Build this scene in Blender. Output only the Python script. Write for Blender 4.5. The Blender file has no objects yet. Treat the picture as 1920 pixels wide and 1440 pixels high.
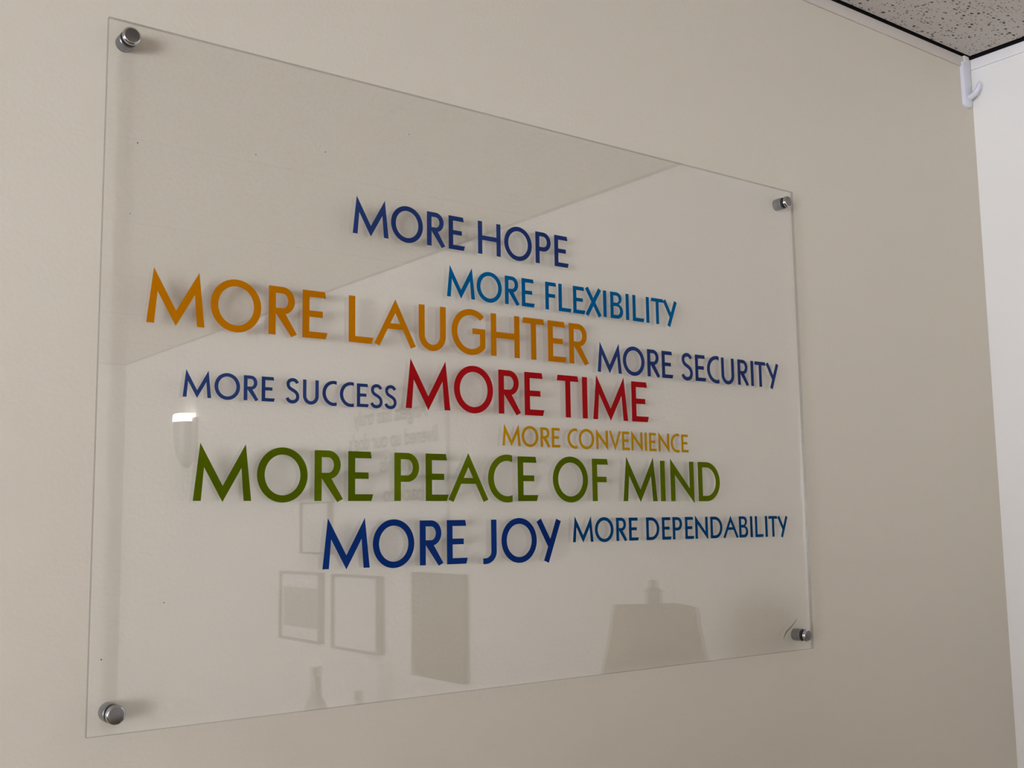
import bpy, bmesh, math, random
from mathutils import Vector, Matrix
random.seed(4)
sc = bpy.context.scene
COL = sc.collection

# ------------------------------------------------------------------ camera, world, light
Z0 = 1.51                      # height of the sign's lower edge above the floor
cam = bpy.data.cameras.new('camera'); cam.sensor_width = 36.0; cam.lens = 39.416
cam.clip_start = 0.02
co = bpy.data.objects.new('camera', cam); COL.objects.link(co)
co.matrix_world = Matrix(((0.7969, -0.0633, -0.6008, -0.2871),
                          (-0.6040, -0.1070, -0.7898, -0.9664),
                          (-0.0143, 0.9922, -0.1234, 0.1666 + Z0),
                          (0, 0, 0, 1)))
sc.camera = co

world = bpy.data.worlds.new('daylight'); sc.world = world; world.use_nodes = True
bg = world.node_tree.nodes['Background']
bg.inputs[0].default_value = (0.94, 0.975, 1.14, 1); bg.inputs[1].default_value = 13.7

sc.view_settings.view_transform = 'Standard'; sc.view_settings.look = 'None'
sc.view_settings.gamma = 1.0; sc.view_settings.use_curve_mapping = False
sc.view_settings.exposure = 1.55
sc.cycles.max_bounces = 8; sc.cycles.glossy_bounces = 4; sc.cycles.transparent_max_bounces = 12

XR = 1.4261; XL = -3.2; YF = -4.3; ZC = 0.9276 + Z0     # room: x right wall, left wall, y front wall, trim top
WY0, WY1, WZ0, WZ1 = -3.45, -1.55, 0.90, 2.00           # window opening in the left wall

pl = bpy.data.lights.new('window_left_offscreen', 'AREA'); pl.shape = 'RECTANGLE'
pl.size = WY1 - WY0; pl.size_y = WZ1 - WZ0; pl.cycles.is_portal = True
po = bpy.data.objects.new('window_left_offscreen', pl); COL.objects.link(po)
po.matrix_world = Matrix(((0, 0, -1, XL - 0.16), (1, 0, 0, (WY0 + WY1) / 2), (0, -1, 0, (WZ0 + WZ1) / 2), (0, 0, 0, 1)))

# ------------------------------------------------------------------ materials
def new_mat(name):
    m = bpy.data.materials.new(name); m.use_nodes = True
    nt = m.node_tree; b = nt.nodes['Principled BSDF']
    return m, nt, b

def plain(name, col, rough=0.6, metal=0.0, spec=0.5):
    m, nt, b = new_mat(name)
    b.inputs['Base Color'].default_value = (*col, 1); b.inputs['Roughness'].default_value = rough
    b.inputs['Metallic'].default_value = metal; b.inputs['Specular IOR Level'].default_value = spec
    return m

def painted(name, col, rough=0.5, scale=240.0, strength=0.12, dist=0.0006, var=0.02, spec=0.35):
    """rolled wall paint: fine stipple relief plus a slow drift of the pigment"""
    m, nt, b = new_mat(name)
    tc = nt.nodes.new('ShaderNodeTexCoord')
    n1 = nt.nodes.new('ShaderNodeTexNoise'); n1.inputs['Scale'].default_value = scale; n1.inputs['Detail'].default_value = 3
    n2 = nt.nodes.new('ShaderNodeTexNoise'); n2.inputs['Scale'].default_value = 28; n2.inputs['Detail'].default_value = 4
    ad = nt.nodes.new('ShaderNodeMath'); ad.operation = 'MULTIPLY_ADD'; ad.inputs[1].default_value = 0.9
    bp = nt.nodes.new('ShaderNodeBump'); bp.inputs['Strength'].default_value = strength; bp.inputs['Distance'].default_value = dist
    nt.links.new(tc.outputs['Object'], n1.inputs['Vector']); nt.links.new(tc.outputs['Object'], n2.inputs['Vector'])
    nt.links.new(n2.outputs['Fac'], ad.inputs[0]); nt.links.new(n1.outputs['Fac'], ad.inputs[2])
    nt.links.new(ad.outputs[0], bp.inputs['Height']); nt.links.new(bp.outputs[0], b.inputs['Normal'])
    n3 = nt.nodes.new('ShaderNodeTexNoise'); n3.inputs['Scale'].default_value = 3.0; n3.inputs['Detail'].default_value = 2
    nt.links.new(tc.outputs['Object'], n3.inputs['Vector'])
    mx = nt.nodes.new('ShaderNodeMix'); mx.data_type = 'RGBA'
    mx.inputs['A'].default_value = (*[c * (1 - var) for c in col], 1); mx.inputs['B'].default_value = (*[c * (1 + var) for c in col], 1)
    nt.links.new(n3.outputs['Fac'], mx.inputs['Factor']); nt.links.new(mx.outputs['Result'], b.inputs['Base Color'])
    b.inputs['Roughness'].default_value = rough; b.inputs['Specular IOR Level'].default_value = spec
    return m

def thin_clear(name, tint, r0=0.058, gloss_rough=0.0):
    """clear sheet: straight transmission plus a mirror layer that follows Fresnel (Schlick) on either side"""
    m = bpy.data.materials.new(name); m.use_nodes = True; nt = m.node_tree; nt.nodes.clear()
    out = nt.nodes.new('ShaderNodeOutputMaterial'); mix = nt.nodes.new('ShaderNodeMixShader')
    tr = nt.nodes.new('ShaderNodeBsdfTransparent'); tr.inputs[0].default_value = (*tint, 1)
    gl = nt.nodes.new('ShaderNodeBsdfGlossy'); gl.inputs['Roughness'].default_value = gloss_rough
    gl.inputs['Color'].default_value = (1, 1, 1, 1)
    ge = nt.nodes.new('ShaderNodeNewGeometry')
    dp = nt.nodes.new('ShaderNodeVectorMath'); dp.operation = 'DOT_PRODUCT'
    nt.links.new(ge.outputs['Incoming'], dp.inputs[0]); nt.links.new(ge.outputs['Normal'], dp.inputs[1])
    ab = nt.nodes.new('ShaderNodeMath'); ab.operation = 'ABSOLUTE'; nt.links.new(dp.outputs['Value'], ab.inputs[0])
    om = nt.nodes.new('ShaderNodeMath'); om.operation = 'SUBTRACT'; om.inputs[0].default_value = 1.0; nt.links.new(ab.outputs[0], om.inputs[1])
    pw = nt.nodes.new('ShaderNodeMath'); pw.operation = 'POWER'; pw.inputs[1].default_value = 5.0; nt.links.new(om.outputs[0], pw.inputs[0])
    ma = nt.nodes.new('ShaderNodeMath'); ma.operation = 'MULTIPLY_ADD'; ma.inputs[1].default_value = 1 - r0; ma.inputs[2].default_value = r0
    nt.links.new(pw.outputs[0], ma.inputs[0]); nt.links.new(ma.outputs[0], mix.inputs[0])
    nt.links.new(tr.outputs[0], mix.inputs[1]); nt.links.new(gl.outputs[0], mix.inputs[2]); nt.links.new(mix.outputs[0], out.inputs[0])
    return m

def edge_mat():
    m = bpy.data.materials.new('acrylic_edge'); m.use_nodes = True; nt = m.node_tree; nt.nodes.clear()
    out = nt.nodes.new('ShaderNodeOutputMaterial'); mix = nt.nodes.new('ShaderNodeMixShader'); mix.inputs[0].default_value = 0.22
    tr = nt.nodes.new('ShaderNodeBsdfTransparent'); tr.inputs[0].default_value = (0.66, 0.66, 0.65, 1)
    gl = nt.nodes.new('ShaderNodeBsdfGlossy'); gl.inputs['Roughness'].default_value = 0.25; gl.inputs['Color'].default_value = (0.8, 0.8, 0.78, 1)
    nt.links.new(tr.outputs[0], mix.inputs[1]); nt.links.new(gl.outputs[0], mix.inputs[2]); nt.links.new(mix.outputs[0], out.inputs[0])
    return m

def vinyl(name, col):
    """cut vinyl film, slightly see-through so that its shadow is tinted"""
    m, nt, b = new_mat(name)
    b.inputs['Base Color'].default_value = (*col, 1); b.inputs['Roughness'].default_value = 0.5; b.inputs['Specular IOR Level'].default_value = 0.02
    tr = nt.nodes.new('ShaderNodeBsdfTransparent')
    tr.inputs[0].default_value = (*[c / max(col) * 0.9 for c in col], 1)
    mix = nt.nodes.new('ShaderNodeMixShader'); mix.inputs[0].default_value = 0.22
    out = nt.nodes['Material Output']
    nt.links.new(b.outputs[0], mix.inputs[1]); nt.links.new(tr.outputs[0], mix.inputs[2]); nt.links.new(mix.outputs[0], out.inputs[0])
    return m

def tile_mat():
    m, nt, b = new_mat('mineral_tile')
    tc = nt.nodes.new('ShaderNodeTexCoord')
    mp = nt.nodes.new('ShaderNodeMapping'); mp.inputs['Scale'].default_value = (1.0, 1.0, 0.05)
    nt.links.new(tc.outputs['Object'], mp.inputs['Vector'])
    nz = nt.nodes.new('ShaderNodeTexNoise'); nz.inputs['Scale'].default_value = 160; nz.inputs['Detail'].default_value = 2
    nt.links.new(mp.outputs[0], nz.inputs['Vector'])
    wob = nt.nodes.new('ShaderNodeVectorMath'); wob.operation = 'MULTIPLY_ADD'
    wob.inputs[1].default_value = (0.004, 0.004, 0.0)
    nt.links.new(nz.outputs['Color'], wob.inputs[0]); nt.links.new(mp.outputs[0], wob.inputs[2])
    masks = []
    for k, (scale, stretch, rad) in enumerate(((150.0, (0.55, 1.0, 1), 0.34), (300.0, (1.0, 0.6, 1), 0.36))):
        m2 = nt.nodes.new('ShaderNodeMapping'); m2.inputs['Scale'].default_value = stretch; m2.inputs['Rotation'].default_value = (0, 0, 0.5 + k)
        nt.links.new(wob.outputs[0], m2.inputs['Vector'])
        vo = nt.nodes.new('ShaderNodeTexVoronoi'); vo.inputs['Scale'].default_value = scale; vo.inputs['Randomness'].default_value = 1
        nt.links.new(m2.outputs[0], vo.inputs['Vector'])
        sp = nt.nodes.new('ShaderNodeSeparateColor'); nt.links.new(vo.outputs['Color'], sp.inputs[0])
        ra = nt.nodes.new('ShaderNodeMath'); ra.operation = 'MULTIPLY'; ra.inputs[1].default_value = rad   # each fissure its own size
        nt.links.new(sp.outputs[0], ra.inputs[0])
        lt = nt.nodes.new('ShaderNodeMath'); lt.operation = 'LESS_THAN'
        nt.links.new(vo.outputs['Distance'], lt.inputs[0]); nt.links.new(ra.outputs[0], lt.inputs[1])
        masks.append(lt)
    mxm = nt.nodes.new('ShaderNodeMath'); mxm.operation = 'MAXIMUM'
    nt.links.new(masks[0].outputs[0], mxm.inputs[0]); nt.links.new(masks[1].outputs[0], mxm.inputs[1])
    mx = nt.nodes.new('ShaderNodeMix'); mx.data_type = 'RGBA'
    mx.inputs['A'].default_value = (0.565, 0.52, 0.475, 1); mx.inputs['B'].default_value = (0.09, 0.08, 0.075, 1)
    nt.links.new(mxm.outputs[0], mx.inputs['Factor']); nt.links.new(mx.outputs['Result'], b.inputs['Base Color'])
    bp = nt.nodes.new('ShaderNodeBump'); bp.invert = True; bp.inputs['Strength'].default_value = 0.6; bp.inputs['Distance'].default_value = 0.002
    nt.links.new(mxm.outputs[0], bp.inputs['Height']); nt.links.new(bp.outputs[0], b.inputs['Normal'])
    b.inputs['Roughness'].default_value = 0.95; b.inputs['Specular IOR Level'].default_value = 0.1
    return m

def glow(name, col, strength):
    m, nt, b = new_mat(name)
    b.inputs['Base Color'].default_value = (*col, 1); b.inputs['Emission Color'].default_value = (*col, 1); b.inputs['Emission Strength'].default_value = strength
    return m

def noisy(name, c1, c2, scale, rough=0.8, spec=0.3, stretch=(1, 1, 1), detail=4):
    m, nt, b = new_mat(name)
    tc = nt.nodes.new('ShaderNodeTexCoord'); mp = nt.nodes.new('ShaderNodeMapping'); mp.inputs['Scale'].default_value = stretch
    nz = nt.nodes.new('ShaderNodeTexNoise'); nz.inputs['Scale'].default_value = scale; nz.inputs['Detail'].default_value = detail
    mx = nt.nodes.new('ShaderNodeMix'); mx.data_type = 'RGBA'; mx.inputs['A'].default_value = (*c1, 1); mx.inputs['B'].default_value = (*c2, 1)
    nt.links.new(tc.outputs['Object'], mp.inputs[0]); nt.links.new(mp.outputs[0], nz.inputs['Vector'])
    nt.links.new(nz.outputs['Fac'], mx.inputs['Factor']); nt.links.new(mx.outputs['Result'], b.inputs['Base Color'])
    b.inputs['Roughness'].default_value = rough; b.inputs['Specular IOR Level'].default_value = spec
    return m

BEIGE = (0.585, 0.530, 0.430)
WHITE = (0.79, 0.765, 0.72)
M = dict(
    wall=painted('beige_paint', BEIGE, rough=0.5, strength=0.5),
    white=painted('white_paint', WHITE, rough=0.5, strength=0.08),
    trim=painted('trim_paint', (0.60, 0.545, 0.485), rough=0.4, strength=0.04),
    trim_white=painted('trim_white_paint', (0.80, 0.775, 0.76), rough=0.4, strength=0.04),
    tile=tile_mat(),
    deck=plain('gap_shade_black', (0.012, 0.011, 0.011), 0.95, spec=0.0),  # near-black colour puts in the shade seen through the ceiling gap
    grid=plain('grid_enamel', (0.50, 0.465, 0.44), 0.6),
    carpet=noisy('carpet', (0.17, 0.115, 0.05), (0.25, 0.175, 0.08), 350, 0.97, 0.05),
    wood=noisy('walnut', (0.10, 0.055, 0.03), (0.20, 0.115, 0.06), 9, 0.45, 0.4, (1, 1, 14)),
    wtrim=plain('white_enamel', (0.76, 0.76, 0.75), 0.4),
    acrylic=thin_clear('clear_acrylic', (0.996, 0.997, 0.994)),
    edge=edge_mat(),
    pane=thin_clear('window_glass', (0.97, 0.98, 0.97)),
    barrel=plain('satin_steel', (0.27, 0.27, 0.29), 0.34, 1.0),
    chrome=plain('chrome', (0.55, 0.55, 0.57), 0.10, 1.0),
    capface=plain('brushed_gunmetal', (0.20, 0.19, 0.185), 0.3, 1.0),
    bottle=plain('grey_bottle', (0.34, 0.33, 0.30), 0.15),
    rubber=plain('black_rubber', (0.012, 0.012, 0.013), 0.6),
    hook=plain('white_plastic', (0.63, 0.625, 0.675), 0.3),
    tab=plain('clear_strip', (0.66, 0.63, 0.60), 0.3),
    speck=plain('dirt', (0.12, 0.11, 0.10), 0.8),
    scratch=plain('crack_grey', (0.16, 0.15, 0.12), 0.5),
    shade=noisy('linen', (0.20, 0.155, 0.09), (0.25, 0.195, 0.115), 180, 0.95, 0.05),
    bronze=plain('bronze', (0.035, 0.03, 0.022), 0.55, 0.2),
    black=plain('black_frame', (0.06, 0.06, 0.06), 0.4),
    paper=plain('paper', (0.72, 0.71, 0.68), 0.8),
    print=noisy('printed_panel', (0.08, 0.08, 0.075), (0.42, 0.41, 0.38), 60, 0.7),
    plaque=plain('dark_plaque', (0.055, 0.045, 0.032), 0.6, spec=0.2),
    board=plain('poster_board', (0.80, 0.79, 0.77), 0.6),
    ink=plain('grey_ink', (0.03, 0.03, 0.03), 0.7),
    wl_metal=plain('grey_metal', (0.32, 0.32, 0.33), 0.45, 0.3),
    wl_glass=glow('lit_glass', (1.0, 0.93, 0.84), 3.5),
)

# ------------------------------------------------------------------ mesh helpers
def put(name, bm, mat, parent=None, smooth=False):
    me = bpy.data.meshes.new(name)
    bmesh.ops.recalc_face_normals(bm, faces=bm.faces)
    bm.to_mesh(me); bm.free()
    if smooth:
        for p in me.polygons: p.use_smooth = True
        me.set_sharp_from_angle(angle=math.radians(35))
    o = bpy.data.objects.new(name, me); COL.objects.link(o)
    for mm in (mat if isinstance(mat, (list, tuple)) else [mat]): me.materials.append(mm)
    if parent: o.parent = parent
    return o

def box(bm, x0, x1, y0, y1, z0, z1, mi=0):
    v = [bm.verts.new(c) for c in ((x0, y0, z0), (x1, y0, z0), (x1, y1, z0), (x0, y1, z0), (x0, y0, z1), (x1, y0, z1), (x1, y1, z1), (x0, y1, z1))]
    fs = [bm.faces.new([v[i] for i in q]) for q in ((3, 2, 1, 0), (4, 5, 6, 7), (0, 1, 5, 4), (1, 2, 6, 5), (2, 3, 7, 6), (3, 0, 4, 7))]
    for f in fs: f.material_index = mi
    return fs

def boxes(name, mat, parent, *bs, bevel=0.0):
    bm = bmesh.new()
    for b in bs: box(bm, *b)
    if bevel: bmesh.ops.bevel(bm, geom=list(bm.edges), offset=bevel, segments=2, affect='EDGES', profile=0.6)
    return put(name, bm, mat, parent, smooth=bool(bevel))

def lathe(name, prof, mat, parent, origin, axis='-y', n=48, smooth=True):
    """prof: (radius, distance along axis)"""
    bm = bmesh.new(); rings = []
    def pt(r, h, a):
        c, s = r * math.cos(a), r * math.sin(a)
        if axis == '-y': return (origin[0] + c, origin[1] - h, origin[2] + s)
        if axis == '-x': return (origin[0] - h, origin[1] + c, origin[2] + s)
        return (origin[0] + c, origin[1] + s, origin[2] + h)
    for r, h in prof:
        rings.append([bm.verts.new(pt(r, h, 2 * math.pi * k / n)) for k in range(n)] if r > 1e-6 else [bm.verts.new(pt(0, h, 0))])
    for a, b in zip(rings[:-1], rings[1:]):
        for k in range(n):
            q = [a[k % len(a)], a[(k + 1) % len(a)], b[(k + 1) % len(b)], b[k % len(b)]]
            q = list(dict.fromkeys(q))
            if len(q) > 2: bm.faces.new(q)
    return put(name, bm, mat, parent, smooth=smooth)

def tag(o, label, cat=None, group=None, kind=None):
    if label: o['label'] = label
    if cat: o['category'] = cat
    if group: o['group'] = group
    if kind: o['kind'] = kind
    return o

def thing(name, label, cat, loc=(0, 0, 0)):
    o = bpy.data.objects.new(name, None); COL.objects.link(o); o.location = loc; o.empty_display_size = 0.05
    return tag(o, label, cat)

def under(o, parent):
    """parent without moving: the parents here are only translated"""
    o.parent = parent; o.location = Vector(o.location) - parent.matrix_basis.translation
    return o

def struct(o, label=None): return tag(o, label, None, None, 'structure')

# ------------------------------------------------------------------ room shell
T = 0.12; ZT = ZC + 0.22
struct(boxes('floor', M['carpet'], None, (XL - T, XR + T, YF - T, T, -0.1, 0.0)), 'brown carpet floor of the office')
wall_back = struct(boxes('wall_back', M['wall'], None, (XL - T, XR, 0.0, T, 0.0, ZC)), 'beige painted wall behind the clear sign')
wall_right = struct(boxes('wall_right', M['white'], None, (XR, XR + T, YF - T, T, 0.0, ZC)), 'white painted wall meeting the beige wall at the corner')
struct(boxes('wall_front', M['white'], None, (XL - T, XR, YF - T, YF, 0.0, ZC)), 'white painted wall facing the sign')
struct(boxes('wall_left', M['white'], None, (XL - T, XL, YF, WY0, 0.0, ZC), (XL - T, XL, WY1, 0.0, 0.0, ZC),
             (XL - T, XL, WY0, WY1, 0.0, WZ0), (XL - T, XL, WY0, WY1, WZ1, ZC)), 'white painted wall around the window')

win = struct(boxes('window_1', M['wtrim'], None,
    (XL - 0.09, XL + 0.015, WY0, WY0 + 0.05, WZ0, WZ1), (XL - 0.09, XL + 0.015, WY1 - 0.05, WY1, WZ0, WZ1),
    (XL - 0.09, XL + 0.015, WY0 + 0.05, WY1 - 0.05, WZ1 - 0.05, WZ1), (XL - 0.09, XL + 0.03, WY0 + 0.05, WY1 - 0.05, WZ0, WZ0 + 0.05),
    (XL - 0.08, XL - 0.03, (WY0 + WY1) / 2 - 0.025, (WY0 + WY1) / 2 + 0.025, WZ0 + 0.05, WZ1 - 0.05)), 'white framed window with two panes')
for a, b in ((WY0 + 0.05, (WY0 + WY1) / 2 - 0.025), ((WY0 + WY1) / 2 + 0.025, WY1 - 0.05)):
    boxes('pane', M['pane'], win, (XL - 0.057, XL - 0.053, a, b, WZ0 + 0.05, WZ1 - 0.05))

# suspended ceiling: deck and skirts coloured with the gap's shade, lay-in tiles, grid bars, wall strips
ceil = struct(boxes('ceiling', M['deck'], None, (XL - T, XR + T, YF - T, T, ZT, ZT + 0.08), (XL - T, XR + T, 0.0, T, ZC, ZT), (XL - T, XR + T, YF - T, YF, ZC, ZT), (XL - T, XL, YF, 0.0, ZC, ZT), (XR, XR + T, YF, 0.0, ZC, ZT)), 'suspended ceiling of speckled mineral tiles')
TZ = ZC + 0.0045; BAR = 0.024
xs = [XR - 0.0095]; x = XR - 0.0095
while x - 1.22 > XL: x -= 1.22; xs.append(x)
xs.append(XL + 0.008)
ys = [-0.0054]; y = -0.0054
while y - 0.61 > YF: y -= 0.61; ys.append(y)
ys.append(YF + 0.008)
for i in range(len(xs) - 1):
    for j in range(len(ys) - 1):
        x1, x0, y1, y0 = xs[i], xs[i + 1], ys[j], ys[j + 1]
        bx1 = x1 if i == 0 else x1 - 0.004; by1 = y1 if j == 0 else y1 - 0.004
        t = boxes('ceiling_tile', M['tile'], ceil, (x0 + 0.004, bx1, y0 + 0.004, by1, TZ, TZ + 0.016))
for i, x in enumerate(xs[1:-1]): boxes('grid_bar', M['grid'], ceil, (x - BAR / 2, x + BAR / 2, YF, -0.004, TZ - 0.0025, TZ + 0.0005))
for j, y in enumerate(ys[1:-1]): boxes('grid_bar', M['grid'], ceil, (XL, XR - 0.004, y - BAR / 2, y + BAR / 2, TZ - 0.0026, TZ + 0.0005))
struct(boxes('trim_1', M['trim'], None, (XL, XR - 0.003, -0.003, 0.0, ZC - 0.0175, ZC), bevel=0.0006), 'beige painted ceiling strip above the sign wall')
struct(boxes('trim_2', M['trim_white'], None, (XR - 0.003, XR, YF, 0.0, ZC - 0.0175, ZC), bevel=0.0006), 'white painted ceiling strip on the white wall')
for k, (nm, b) in enumerate((('baseboard_back', (XL, XR - 0.012, -0.012, 0, 0, 0.09)), ('baseboard_right', (XR - 0.012, XR, YF, 0, 0, 0.09)),
                             ('baseboard_front', (XL, XR - 0.012, YF, YF + 0.012, 0, 0.09)), ('baseboard_left', (XL, XL + 0.012, YF + 0.012, -0.012, 0, 0.09)))):
    struct(boxes(nm, M['wtrim'], None, b), 'white baseboard along the wall')

# ------------------------------------------------------------------ the sign
W, H = 0.9207, 0.61
YB, YFR = -0.0130, -0.0175            # back and front face of the acrylic
sign = thing('wall_sign', 'clear acrylic sign with colourful MORE phrases on steel standoffs', 'sign', (0, 0, Z0))
bm = bmesh.new(); fs = box(bm, 0, W, YFR, YB, 0, H)
for f in fs:
    f.material_index = 0 if abs(f.normal.y if f.normal.length else 0) > .5 else 1
bm.normal_update()
for f in bm.faces: f.material_index = 0 if abs(f.normal.y) > .5 else 1
put('acrylic_panel', bm, [M['acrylic'], M['edge']], sign)

for (sx, sz) in ((0.019, 0.596), (0.906, 0.593), (0.0218, 0.0163), (0.9055, 0.018)):
    r = 0.0080
    st = lathe('standoff', [(0, 0), (r, 0), (r, -YB - 0.0012), (r - 0.0006, -YB - 0.0006), (0, -YB - 0.0006)], M['barrel'], sign, (sx, 0, sz))
    lathe('washer', [(0.0074, -YB - 0.0006), (0.0074, -YB), (0, -YB)], M['rubber'], st, (sx, 0, sz))
    lathe('washer', [(0.0074, -YFR), (0.0074, -YFR + 0.0009), (0, -YFR + 0.0009)], M['rubber'], st, (sx, 0, sz))
    cp = lathe('cap', [(0, -YFR + 0.0008), (r, -YFR + 0.0008), (r, -YFR + 0.0030), (r - 0.0004, -YFR + 0.0036), (r - 0.0013, -YFR + 0.0042), (r - 0.0016, -YFR + 0.0043), (0, -YFR + 0.0043)],
               [M['chrome'], M['capface']], st, (sx, 0, sz))
    for q in cp.data.polygons: q.material_index = 1 if q.normal.y < -0.97 else 0

# --- lettering: every glyph drawn as outlines in cap-height units
def arc(cx, cz, rx, rz, a0, a1, n=24):
    return [(cx + rx * math.cos(math.radians(a0 + (a1 - a0) * k / n)), cz + rz * math.sin(math.radians(a0 + (a1 - a0) * k / n))) for k in range(n + 1)]

def meet(p, q, a, b):
    d1 = (q[0] - p[0], q[1] - p[1]); d2 = (b[0] - a[0], b[1] - a[1]); det = d1[0] * d2[1] - d1[1] * d2[0]
    t = ((a[0] - p[0]) * d2[1] - (a[1] - p[1]) * d2[0]) / det
    return (p[0] + d1[0] * t, p[1] + d1[1] * t)

def bar(p, q, w):
    """corners of a straight stroke: (start left, start right, end right, end left)"""
    dx, dz = q[0] - p[0], q[1] - p[1]; l = math.hypot(dx, dz); nx, nz = -dz / l * w / 2, dx / l * w / 2
    return (p[0] + nx, p[1] + nz), (p[0] - nx, p[1] - nz), (q[0] - nx, q[1] - nz), (q[0] + nx, q[1] + nz)

S = 0.156; B = 0.136
def bez(a, b, c, d, n=10):
    r = []
    for k in range(n):
        t = k / n; u = 1 - t
        r.append(tuple(u ** 3 * a[i] + 3 * u * u * t * b[i] + 3 * u * t * t * c[i] + t ** 3 * d[i] for i in (0, 1)))
    return r
def g_s():
    P = [((.510, .815), (.475, .91), (.40, .952), (.315, .952)), ((.315, .952), (.19, .952), (.098, .88), (.098, .77)),
         ((.098, .77), (.098, .62), (.22, .575), (.31, .53)), ((.31, .53), (.42, .475), (.530, .41), (.530, .265)),
         ((.530, .265), (.530, .135), (.43, .045), (.29, .045)), ((.29, .045), (.17, .045), (.095, .11), (.058, .20))]
    c = []
    for q in P: c += bez(*q)
    c.append(P[-1][3]); l, r = [], []
    for k in range(len(c)):
        a, b = c[max(0, k - 1)], c[min(len(c) - 1, k + 1)]; dx, dz = b[0] - a[0], b[1] - a[1]; d = math.hypot(dx, dz); w = .071
        l.append((c[k][0] - dz / d * w, c[k][1] + dx / d * w)); r.append((c[k][0] + dz / d * w, c[k][1] - dx / d * w))
    return [l + r[::-1]]
def g_y():
    a, b, c, d = bar((.285, -.03), (.688, 1.0 - .025), S)[0:4]        # long stroke from foot to top right
    fl, fr, tr, tl = a, b, c, d
    ul, ur, er, el = bar((.065, .975), (.42, .36), S)                  # short arm from top left: 'left' side is the upper right edge
    p1 = meet(fl, tl, ul, el); p2 = meet(fl, tl, ur, er)
    return [[fl, fr, tr, tl, p1, ul, ur, p2]]
def g_x():
    a = bar((.075, -.01), (.722, 1.01), S); b = bar((.075, 1.01), (.722, -.01), S)
    aL, aR, bL, bR = (a[0], a[3]), (a[1], a[2]), (b[0], b[3]), (b[1], b[2])   # aL upper-left edge; bL upper-right edge
    left = meet(*aL, *bR); top = meet(*aL, *bL); right = meet(*aR, *bL); bot = meet(*aR, *bR)
    return [[a[0], a[1], bot, b[2], b[3], right, a[2], a[3], top, b[0], b[1], left]]
def g_a():
    w = 1.051; ap = (w / 2, 1.035)
    bl = (0.0, .03); bl2 = (.128, -.018); br = (w, .03); br2 = (w - .128, -.018)
    inner = (w / 2, .735)                     # top of the counter
    d = (inner[0] - bl2[0], inner[1] - bl2[1])
    def on(z, s): t = (z - bl2[1]) / d[1]; x = bl2[0] + d[0] * t; return (x, z) if s < 0 else (w - x, z)
    return [[bl, ap, br, br2, on(.372, 1), on(.372, -1), bl2], [inner, on(.498, 1), on(.498, -1)]]
def g_v():
    w = .866
    return [[(0, .975), (.135, 1.02), (w / 2, .27), (w - .135, 1.02), (w, .975), (w / 2, -.04)]]
EARM = [(.512, 1), (.538, 1 - B), (S, 1 - B), (S, .578), (.466, .578), (.466, .446), (S, .446)]
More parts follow.
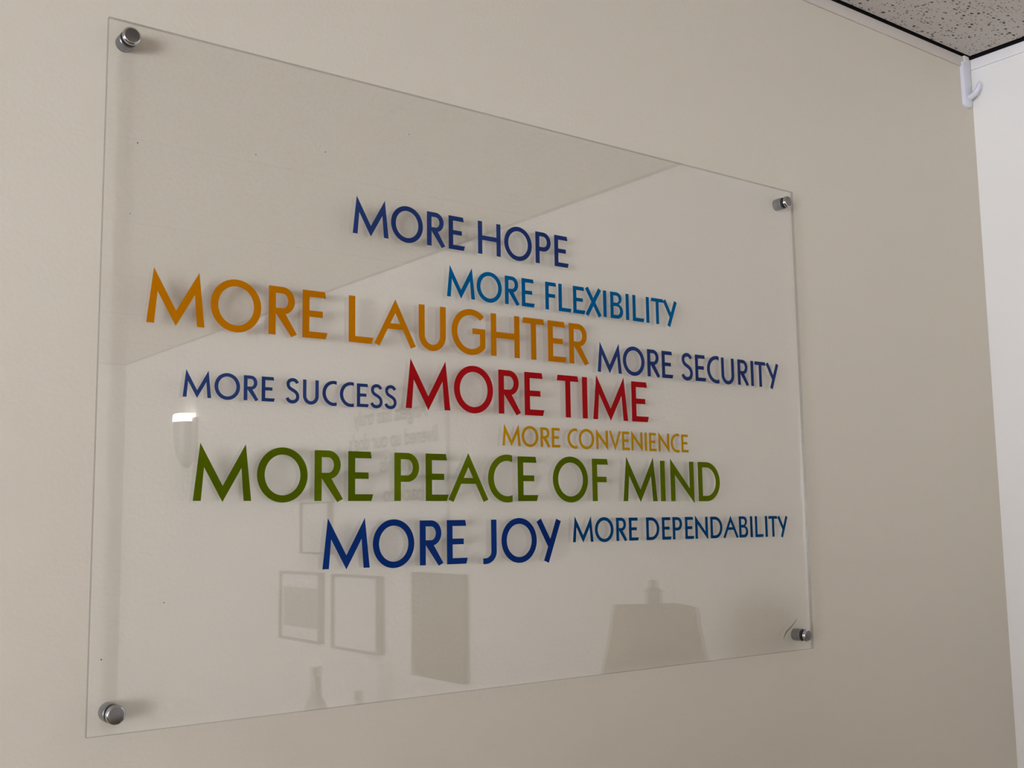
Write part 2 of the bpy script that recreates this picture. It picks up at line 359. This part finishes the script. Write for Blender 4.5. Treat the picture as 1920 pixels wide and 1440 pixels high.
GLYPH = {
    'M': (1.141, [[(0, 0), (.122, 1.07), (.5705, .277), (1.019, 1.07), (1.141, 0), (.990, 0), (.939, .623), (.5705, -.02), (.202, .623), (.151, 0)]]),
    'O': (1.062, [arc(.531, .5, .531, .532, 0, 354, 59), arc(.531, .5, .376, .393, 0, 354, 59)]),
    'R': (.631, [[(0, 0), (0, 1)] + arc(.30, .715, .278, .285, 90, -75, 20) + [(.631, .039), (.505, -.022), (S, .448), (S, 0)],
                 [(S, .555), (S, .864)] + arc(.30, .7095, .128, .1545, 90, -90, 16)]),
    'E': (.575, [[(0, 0), (0, 1)] + EARM + [(S, B), (.575, B), (.533, 0)]]),
    'F': (.505, [[(0, 0), (0, 1), (.475, 1), (.505, 1 - B), (S, 1 - B), (S, .578), (.45, .578), (.45, .446), (S, .446), (S, 0)]]),
    'L': (.598, [[(0, 0), (0, 1), (S, 1), (S, B), (.598, B), (.556, 0)]]),
    'H': (.839, [[(0, 0), (0, 1), (S, 1), (S, .572), (.839 - S, .572), (.839 - S, 1), (.839, 1), (.839, 0), (.839 - S, 0), (.839 - S, .432), (S, .432), (S, 0)]]),
    'I': (.160, [[(0, 0), (0, 1), (.160, 1), (.160, 0)]]),
    'T': (.672, [[(.03, 1), (.642, 1), (.672, 1 - B), (.336 + S / 2, 1 - B), (.336 + S / 2, 0), (.336 - S / 2, 0), (.336 - S / 2, 1 - B), (0, 1 - B)]]),
    'P': (.605, [[(0, 0), (0, 1)] + arc(.31, .698, .295, .302, 90, -90, 20) + [(S, .396), (S, 0)], [(S, .53), (S, .866)] + arc(.31, .698, .143, .168, 90, -90, 16)]),
    'B': (.632, [[(0, 0), (0, 1)] + arc(.30, .765, .272, .235, 90, -62, 18) + arc(.33, .277, .302, .277, 62, -90, 20),
                 [(S, .60), (S, .868)] + arc(.30, .734, .125, .134, 90, -90, 14), [(S, B), (S, .465)] + arc(.33, .3005, .152, .1645, 90, -90, 14)]),
    'D': (.80, [[(0, 0), (0, 1)] + arc(.30, .5, .50, .5, 90, -90, 28), [(S, B), (S, 1 - B)] + arc(.30, .5, .348, .364, 90, -90, 24)]),
    'U': (.721, [[(0, 1)] + arc(.3605, .335, .3605, .362, 180, 360, 28) + [(.721, 1), (.721 - S, 1)] + arc(.3605, .335, .2045, .222, 360, 180, 24) + [(S, 1)]]),
    'C': (.668, [arc(.531, .5, .531, .532, 75, 285, 40) + arc(.531, .5, .376, .393, 291.4, 68.6, 36)]),
    'G': (.939, [arc(.531, .5, .531, .532, 45.6, 320.2, 44) + [(.939, .592), (.575, .592), (.575, .462), (.785, .462)] + arc(.531, .5, .376, .393, 312.5, 45.6, 40)]),
    'J': (.394, [[(.394, 1)] + arc(.06, .26, .334, .29, 0, -90, 16) + [(0, -.03), (0, .105)] + arc(.06, .26, .178, .155, -90, 0, 12) + [(.238, 1)]]),
    'N': (.832, [[(0, 0), (0, 1.06), (.832 - S, .325), (.832 - S, 1), (.832, 1), (.832, -.05), (S, .665), (S, 0)]]),
    'S': (.604, g_s()), 'Y': (.752, g_y()), 'X': (.797, g_x()), 'A': (1.051, g_a()), 'V': (.866, g_v()),
}
def glyph_mesh(ch, cap, name):
    w, outs = GLYPH[ch]
    cu = bpy.data.curves.new('glyph', 'CURVE'); cu.dimensions = '2D'; cu.fill_mode = 'BOTH'; cu.extrude = 0.00008
    for c in outs:
        pts = []
        for p in c:
            if not pts or math.hypot(p[0] - pts[-1][0], p[1] - pts[-1][1]) > 1e-5: pts.append(p)
        s = cu.splines.new('POLY'); s.points.add(len(pts) - 1); s.use_cyclic_u = True
        for k, p in enumerate(pts): s.points[k].co = ((p[0] - w / 2) * cap, p[1] * cap, 0, 1)
    o = bpy.data.objects.new('glyph', cu)
    me = bpy.data.meshes.new_from_object(o)
    bpy.data.objects.remove(o); bpy.data.curves.remove(cu)
    me.name = name
    me.transform(Matrix.Rotation(math.radians(90), 4, 'X'))     # text x -> x, text y -> z, facing -y
    return me

LINES = [
    ('HOPE', 0.4523, 0.0358, [('M', 0.2612), ('O', 0.3035), ('R', 0.3388), ('E', 0.3647), ('H', 0.407), ('O', 0.4459), ('P', 0.481), ('E', 0.5075)]),
    ('FLEX', 0.4015, 0.0312, [('M', 0.3695), ('O', 0.4062), ('R', 0.4368), ('E', 0.4588), ('F', 0.4908), ('L', 0.5112), ('E', 0.5322), ('X', 0.5536), ('I', 0.5712), ('B', 0.5897), ('I', 0.6066), ('L', 0.6244), ('I', 0.6395), ('T', 0.6556), ('Y', 0.6771)]),
    ('LAUGH', 0.3436, 0.0458, [('M', 0.0653), ('O', 0.1211), ('R', 0.1673), ('E', 0.2005), ('L', 0.2504), ('A', 0.2894), ('U', 0.3335), ('G', 0.3787), ('H', 0.4267), ('T', 0.4652), ('E', 0.4987), ('R', 0.5303)]),
    ('SECUR', 0.3370, 0.0326, [('M', 0.5764), ('O', 0.6145), ('R', 0.6467), ('E', 0.6698), ('S', 0.7034), ('E', 0.727), ('C', 0.7494), ('U', 0.7761), ('R', 0.805), ('I', 0.8222), ('T', 0.8379), ('Y', 0.8617)]),
    ('SUCC', 0.2808, 0.0228, [('M', 0.0859), ('O', 0.1139), ('R', 0.1367), ('E', 0.1535), ('S', 0.1779), ('U', 0.1967), ('C', 0.2164), ('C', 0.235), ('E', 0.2525), ('S', 0.2678), ('S', 0.2838)]),
    ('TIME', 0.2824, 0.0470, [('M', 0.3281), ('O', 0.3845), ('R', 0.4315), ('E', 0.4651), ('T', 0.5127), ('I', 0.5375), ('M', 0.5762), ('E', 0.6228)]),
    ('CONV', 0.2486, 0.0215, [('M', 0.4331), ('O', 0.4581), ('R', 0.4794), ('E', 0.4946), ('C', 0.5179), ('O', 0.5385), ('N', 0.562), ('V', 0.5819), ('E', 0.5989), ('N', 0.6161), ('I', 0.6304), ('E', 0.6418), ('N', 0.6598), ('C', 0.6784), ('E', 0.6954)]),
    ('PEACE', 0.1901, 0.0475, [('M', 0.1111), ('O', 0.1688), ('R', 0.2162), ('E', 0.2505), ('P', 0.3024), ('E', 0.3382), ('A', 0.3767), ('C', 0.4175), ('E', 0.4544), ('O', 0.5141), ('F', 0.5578), ('M', 0.6195), ('I', 0.656), ('N', 0.6887), ('D', 0.735)]),
    ('JOY', 0.1267, 0.0442, [('M', 0.2352), ('O', 0.2873), ('R', 0.3312), ('E', 0.3622), ('J', 0.403), ('O', 0.4415), ('Y', 0.4818)]),
    ('DEP', 0.1452, 0.0262, [('M', 0.5306), ('O', 0.5619), ('R', 0.5883), ('E', 0.6072), ('D', 0.6374), ('E', 0.66), ('P', 0.6779), ('E', 0.6984), ('N', 0.719), ('D', 0.7451), ('A', 0.7708), ('B', 0.7943), ('I', 0.809), ('L', 0.8238), ('I', 0.8373), ('T', 0.8504), ('Y', 0.8692)]),
]
COLS = {  # lettering: colour name, words, film colour
    'HOPE': ('blue', 'MORE HOPE', (0.0149, 0.0317, 0.1126)),
    'FLEX': ('bright blue', 'MORE FLEXIBILITY', (0.0000, 0.0889, 0.2276)),
    'LAUGH': ('orange', 'MORE LAUGHTER', (0.4591, 0.1596, 0.0000)),
    'SECUR': ('blue', 'MORE SECURITY', (0.0168, 0.0317, 0.1126)),
    'SUCC': ('blue', 'MORE SUCCESS', (0.0184, 0.0367, 0.1205)),
    'TIME': ('red', 'MORE TIME', (0.3233, 0.0059, 0.0073)),
    'CONV': ('mustard yellow', 'MORE CONVENIENCE', (0.4541, 0.2346, 0.0000)),
    'PEACE': ('green', 'MORE PEACE OF MIND', (0.0643, 0.0886, 0.0000)),
    'JOY': ('dark blue', 'MORE JOY', (0.0035, 0.0243, 0.1320)),
    'DEP': ('medium blue', 'MORE DEPENDABILITY', (0.0000, 0.0391, 0.1220)),
}
for key, base, cap, row in LINES:
    cn, words, colr = COLS[key]
    mt = vinyl('vinyl_' + key.lower(), colr)
    ph = bpy.data.objects.new('lettering', None); COL.objects.link(ph); ph.parent = sign; ph.empty_display_size = 0.02
    ph.location = (row[0][1], YFR - 0.00008, base); ph['label'] = '%s lettering reading %s' % (cn, words)
    cache = {}
    for ch, xc in row:
        if ch not in cache:
            cache[ch] = glyph_mesh(ch, cap, 'letter'); cache[ch].materials.append(mt)
        o = bpy.data.objects.new('letter', cache[ch]); COL.objects.link(o); o.parent = ph
        o.location = (xc - row[0][1], 0, 0)

# crack in the acrylic beside one standoff, and specks of dirt
bm = bmesh.new(); CR = [(0.8618, 0.0165), (0.8640, 0.0208), (0.8680, 0.0253), (0.8778, 0.0307), (0.8905, 0.0402)]
wd = [0.0002, 0.0005, 0.0007, 0.0006, 0.0001]; prev = None
for (a, b), w in zip(CR, wd):
    cur = [bm.verts.new((a - w, YFR - 0.00012, b + w)), bm.verts.new((a + w, YFR - 0.00012, b - w)), bm.verts.new((a + w, YFR + 0.0001, b - w)), bm.verts.new((a - w, YFR + 0.0001, b + w))]
    if prev:
        for k in range(4): bm.faces.new((prev[k], prev[(k + 1) % 4], cur[(k + 1) % 4], cur[k]))
    prev = cur
put('crack', bm, M['scratch'], sign)
for (a, b, r) in ((.1381, .5120, .0006), (.2103, .5285, .0007), (.2044, .5328, .0004), (.3062, .5659, .0006), (.0275, .5013, .0008), (.0228, .4373, .0005), (.0605, .1042, .0006), (.6322, .3041, .0005), (.0097, .0611, .0007)):
    lathe('speck', [(0, 0), (r, 0), (r * .7, .0002), (0, .00025)], M['speck'], sign, (a, YFR, b), n=8)

# ------------------------------------------------------------------ adhesive hook in the corner under the ceiling
hk = thing('wall_hook', 'white plastic adhesive hook at the top of the beige wall beside the corner', 'hook', (1.405, 0, Z0 + 0.84))
def plate():
    bm = bmesh.new(); hw = 0.0120; z0, z1 = 0.0, 0.079; out = []
    prof = [(-hw, z1 - .002), (-hw + .002, z1)] + [(hw - .002, z1), (hw, z1 - .002)] + [(hw * math.cos(math.radians(-a)), 0.008 + 0.008 * math.sin(math.radians(-a))) for a in range(0, 181, 15)]
    rings = []
    for (sc_, y) in ((1.0, 0.0), (1.0, -0.0030), (0.93, -0.0050), (0.72, -0.0063)):
        rings.append([bm.verts.new((p[0] * sc_, y, (p[1] - .04) * (1 - (1 - sc_) * .3) + .04)) for p in prof])
    n = len(prof)
    for a, b in zip(rings[:-1], rings[1:]):
        for k in range(n): bm.faces.new((a[k], a[(k + 1) % n], b[(k + 1) % n], b[k]))
    bm.faces.new(rings[-1]); bm.faces.new(rings[0][::-1])
    return bm
put('plate', plate(), M['hook'], hk, smooth=True)
def tube(name, pts, rads, mat, parent, n=14, flat=1.0):
    bm = bmesh.new(); rings = []
    for k, p in enumerate(pts):
        a, b = Vector(pts[max(0, k - 1)]), Vector(pts[min(len(pts) - 1, k + 1)]); t = (b - a).normalized()
        u = Vector((1, 0, 0)); v = t.cross(u).normalized(); u = v.cross(t)
        rings.append([bm.verts.new(Vector(p) + u * (rads[k] * flat * math.cos(2 * math.pi * j / n)) + v * (rads[k] * math.sin(2 * math.pi * j / n))) for j in range(n)])
    for a, b in zip(rings[:-1], rings[1:]):
        for j in range(n): bm.faces.new((a[j], a[(j + 1) % n], b[(j + 1) % n], b[j]))
    bm.faces.new(rings[0]); bm.faces.new(rings[-1])
    return put(name, bm, mat, parent, smooth=True)
tube('hook_arm', [(0.002, -0.003, 0.018), (0.002, -0.010, 0.0185), (0.002, -0.017, 0.022), (0.002, -0.0225, 0.029), (0.002, -0.0250, 0.0365), (0.002, -0.0255, 0.0395)],
     [0.0052, 0.0050, 0.0045, 0.0039, 0.0031, 0.0015], M['hook'], hk, flat=1.25)
boxes('adhesive_tab', M['tab'], hk, (-0.004, 0.010, -0.0050, 0.0, 0.0775, 0.090), bevel=0.0012)

# ------------------------------------------------------------------ things of the room that show as reflections in the sign
def frame_on_right(name, label, cat, y0, y1, z0, z1, depth, bw, mat, inner_mat, group=None):
    t = thing(name, label, cat, (XR, (y0 + y1) / 2, z0 + Z0)); c = (y0 + y1) / 2; h = z1 - z0; a, b = y0 - c, y1 - c
    boxes('frame', mat, t, (-depth, 0, a, a + bw, 0, h), (-depth, 0, b - bw, b, 0, h), (-depth, 0, a + bw, b - bw, 0, bw), (-depth, 0, a + bw, b - bw, h - bw, h))
    boxes('sheet', inner_mat, t, (-depth * .6, -0.0005, a + bw, b - bw, bw, h - bw))
    return t, a, b, h
t, a, b, h = frame_on_right('framed_certificate', 'certificate with a grey printed panel in a thin black frame on the white wall', 'picture', -2.605, -2.318, -0.204, 0.0185, 0.022, 0.008, M['black'], M['paper'])
boxes('printed_panel', M['print'], t, (-0.0145, -0.0130, a + .022, b - .022, .045, h - .05))
frame_on_right('framed_certificate', 'blank looking certificate in a deep black frame beside the dark plaque', 'picture', -2.23, -1.9485, -0.208, 0.018, 0.026, 0.007, M['black'], M['paper'])
frame_on_right('framed_picture', 'small landscape picture frame above the certificates', 'picture', -2.459, -2.262, 0.078, 0.245, 0.02, 0.006, M['black'], M['paper'])
pq = thing('wall_plaque', 'plain dark brown plaque hanging on the white wall', 'plaque', (XR, -1.645, Z0 - 0.246))
boxes('board', M['plaque'], pq, (-0.020, 0, -0.126, 0.126, 0, 0.281), bevel=0.003)

pt = thing('poster', 'white poster with grey text hung above the dark plaque', 'poster', (XR, -1.90, Z0 + 0.16))
boxes('board', M['board'], pt, (-0.008, 0, -0.295, 0.295, 0, 0.40), bevel=0.001)
def text_mesh(body, size):
    cu = bpy.data.curves.new('words', 'FONT'); cu.body = body; cu.size = size; cu.extrude = 0.0002; cu.offset = 0.0012
    o = bpy.data.objects.new('words', cu); me = bpy.data.meshes.new_from_object(o); bpy.data.objects.remove(o); bpy.data.curves.remove(cu)
    return me
for body, yy, zz, sx in (('Angela has truly', -1.700, 0.470, 0.42), ("livened up our dog's", -1.648, 0.396, 0.50), ('and his', -1.76, 0.322, 0.20), ('back to', -1.72, 0.236, 0.22)):
    me = text_mesh(body, 0.068); w = max(v.co.x for v in me.vertices)
    me.transform(Matrix.Scale(sx / w, 4, (1, 0, 0)))
    me.transform(Matrix(((0, 0, -1, 0), (-1, 0, 0, 0), (0, 1, 0, 0), (0, 0, 0, 1))))
    me.materials.append(M['ink'])
    o = bpy.data.objects.new('text_line', me); COL.objects.link(o); o.parent = pt; o.location = (-0.0081, yy + 1.90, zz - 0.16); o['kind'] = 'stuff'

wl = thing('wall_light', 'grey metal bowl wall light with a glowing glass rim', 'wall light', (XR, -3.50, Z0 + 0.41))
def half_bowl(prof, n=24):
    bm = bmesh.new(); rings = [[bm.verts.new((-r * math.sin(math.pi * k / n), r * math.cos(math.pi * k / n), h)) for k in range(n + 1)] for r, h in prof]
    for a, b in zip(rings[:-1], rings[1:]):
        for k in range(n): bm.faces.new((a[k], a[k + 1], b[k + 1], b[k]))
    return bm
put('bowl', half_bowl([(0.008, 0.0), (0.030, 0.012), (0.048, 0.045), (0.058, 0.09), (0.062, 0.14), (0.064, 0.185)]), M['wl_metal'], wl, smooth=True)
put('rim', half_bowl([(0.064, 0.185), (0.066, 0.20), (0.064, 0.215), (0.059, 0.219), (0.059, 0.188)]), M['wl_glass'], wl, smooth=True)
boxes('back_plate', M['wl_metal'], wl, (-0.014, 0, -0.045, 0.10, 0.02, 0.20), bevel=0.003)

# console table with the lamp
LX, LY = 1.226, -0.62
TZP = 0.76
ct = thing('console_table', 'dark walnut console table in the corner under the lamp', 'table', (1.20, -0.72, 0))
boxes('table_top', M['wood'], ct, (-0.20, 0.20, -0.50, 0.50, TZP - 0.03, TZP), bevel=0.004)
boxes('apron', M['wood'], ct, (-0.17, 0.17, -0.47, -0.45, TZP - 0.12, TZP - 0.029), (-0.17, 0.17, 0.45, 0.47, TZP - 0.12, TZP - 0.029), (-0.17, -0.15, -0.451, 0.451, TZP - 0.12, TZP - 0.029), (0.15, 0.17, -0.451, 0.451, TZP - 0.12, TZP - 0.029))
for sx in (-1, 1):
    for sy in (-1, 1): boxes('leg', M['wood'], ct, (sx * .16 - .02, sx * .16 + .02, sy * .46 - .02, sy * .46 + .02, 0, TZP - 0.029), bevel=0.003)
lp = thing('table_lamp', 'buffet lamp with square flared linen shade and turned bronze finial', 'lamp', (LX, LY, TZP))
topz = Z0 + 0.008 - TZP; LH = topz
lathe('base', [(0, 0), (0.075, 0), (0.078, 0.012), (0.06, 0.022), (0.03, 0.035), (0.018, 0.06), (0.026, 0.10), (0.034, 0.18), (0.028, 0.28), (0.014, 0.36), (0.010, 0.42), (0.010, LH - 0.20), (0, LH - 0.20)], M['bronze'], lp, (0, 0, 0), axis='z')
def shade_bm():
    bm = bmesh.new(); rot = math.radians(28); rings = []
    hts = [(0, .0655), (.03, .068), (.075, .0745), (.13, .086), (.19, .102)]
    for t_off in (0.0, -0.0025):
        for dz, hw in hts:
            ring = []; h2 = hw + t_off; c = h2 * 0.88
            for (px_, py_) in ((c, -h2), (h2, -c), (h2, c), (c, h2), (-c, h2), (-h2, c), (-h2, -c), (-c, -h2)):
                ring.append(bm.verts.new((px_ * math.cos(rot) - py_ * math.sin(rot), px_ * math.sin(rot) + py_ * math.cos(rot), LH - dz)))
            rings.append(ring)
    m = len(hts)
    def strip(A, B):
        for k in range(8): bm.faces.new((A[k], A[(k + 1) % 8], B[(k + 1) % 8], B[k]))
    for k in range(m - 1): strip(rings[k], rings[k + 1]); strip(rings[m + k], rings[m + k + 1])
    strip(rings[0], rings[m]); strip(rings[m - 1], rings[2 * m - 1])
    return bm
put('shade', shade_bm(), M['shade'], lp)
lathe('finial', [(0, LH - 0.004), (0.0135, LH - 0.004), (0.0135, LH + 0.022), (0.0185, LH + 0.028), (0.015, LH + 0.031), (0.008, LH + 0.034), (0.0065, LH + 0.040), (0.0075, LH + 0.046), (0.004, LH + 0.049), (0, LH + 0.049)], M['bronze'], lp, (0, 0, 0), axis='z', n=24)
boxes('harp', M['bronze'], lp, (-0.003, 0.003, -0.055, -0.049, LH - 0.20, LH - 0.003), (-0.003, 0.003, 0.049, 0.055, LH - 0.20, LH - 0.003), (-0.003, 0.003, -0.055, 0.055, LH - 0.009, LH - 0.003), (-0.003, 0.003, -0.055, 0.055, LH - 0.206, LH - 0.20))

# locker added unseen behind the viewer to shade the sign wall's lower right
cb = thing('shade_blocker', 'added unseen locker with one door and steel handle', 'blocker', (-0.92, -1.14, 0))
boxes('body', M['wood'], cb, (-0.20, 0.16, -0.18, 0.18, 0.05, 1.60), bevel=0.003)
boxes('plinth', M['black'], cb, (-0.18, 0.14, -0.16, 0.16, 0.0, 0.051))
d = boxes('door', M['wood'], cb, (0.16, 0.178, -0.176, 0.176, 0.065, 1.585), bevel=0.003)
boxes('handle', M['barrel'], d, (0.178, 0.200, 0.135, 0.147, 0.85, 0.97), bevel=0.002)

# credenza along the white wall with two bottles whose tops show in the sign
cr = thing('credenza', 'dark walnut credenza with three doors below the certificates', 'credenza', (1.215, -2.02, 0))
boxes('body', M['wood'], cr, (-0.19, 0.205, -0.56, 0.56, 0.06, 0.92), bevel=0.003)
boxes('plinth', M['black'], cr, (-0.16, 0.20, -0.53, 0.53, 0.0, 0.061))
boxes('top', M['wood'], cr, (-0.215, 0.21, -0.58, 0.58, 0.92, 0.95), bevel=0.004)
for k in (-1, 0, 1):
    d = boxes('door', M['wood'], cr, (-0.208, -0.19, k * 0.37 - 0.18, k * 0.37 + 0.18, 0.08, 0.905), bevel=0.003)
    boxes('handle', M['barrel'], d, (-0.230, -0.208, k * 0.37 + 0.14, k * 0.37 + 0.152, 0.55, 0.67), bevel=0.002)
def bottle(label, x, y, h, r):
    b = thing('bottle', label, 'bottle', (x, y, 0.95))
    lathe('body', [(0, 0), (r * .92, 0), (r, 0.008), (r, h * .58), (r * .8, h * .68), (r * .42, h * .76), (r * .36, h * .93), (0, h * .93)], M['bottle'], b, (0, 0, 0), axis='z', n=32)
    lathe('cap', [(0, h * .928), (r * .44, h * .928), (r * .44, h), (0, h)], M['chrome'], b, (0, 0, 0), axis='z', n=24)
bottle('tall grey bottle with a shiny cap standing on the credenza', 1.215, -1.965, 0.335, 0.038)
bottle('shorter grey bottle standing on the credenza beside a taller one', 1.215, -1.725, 0.295, 0.030)
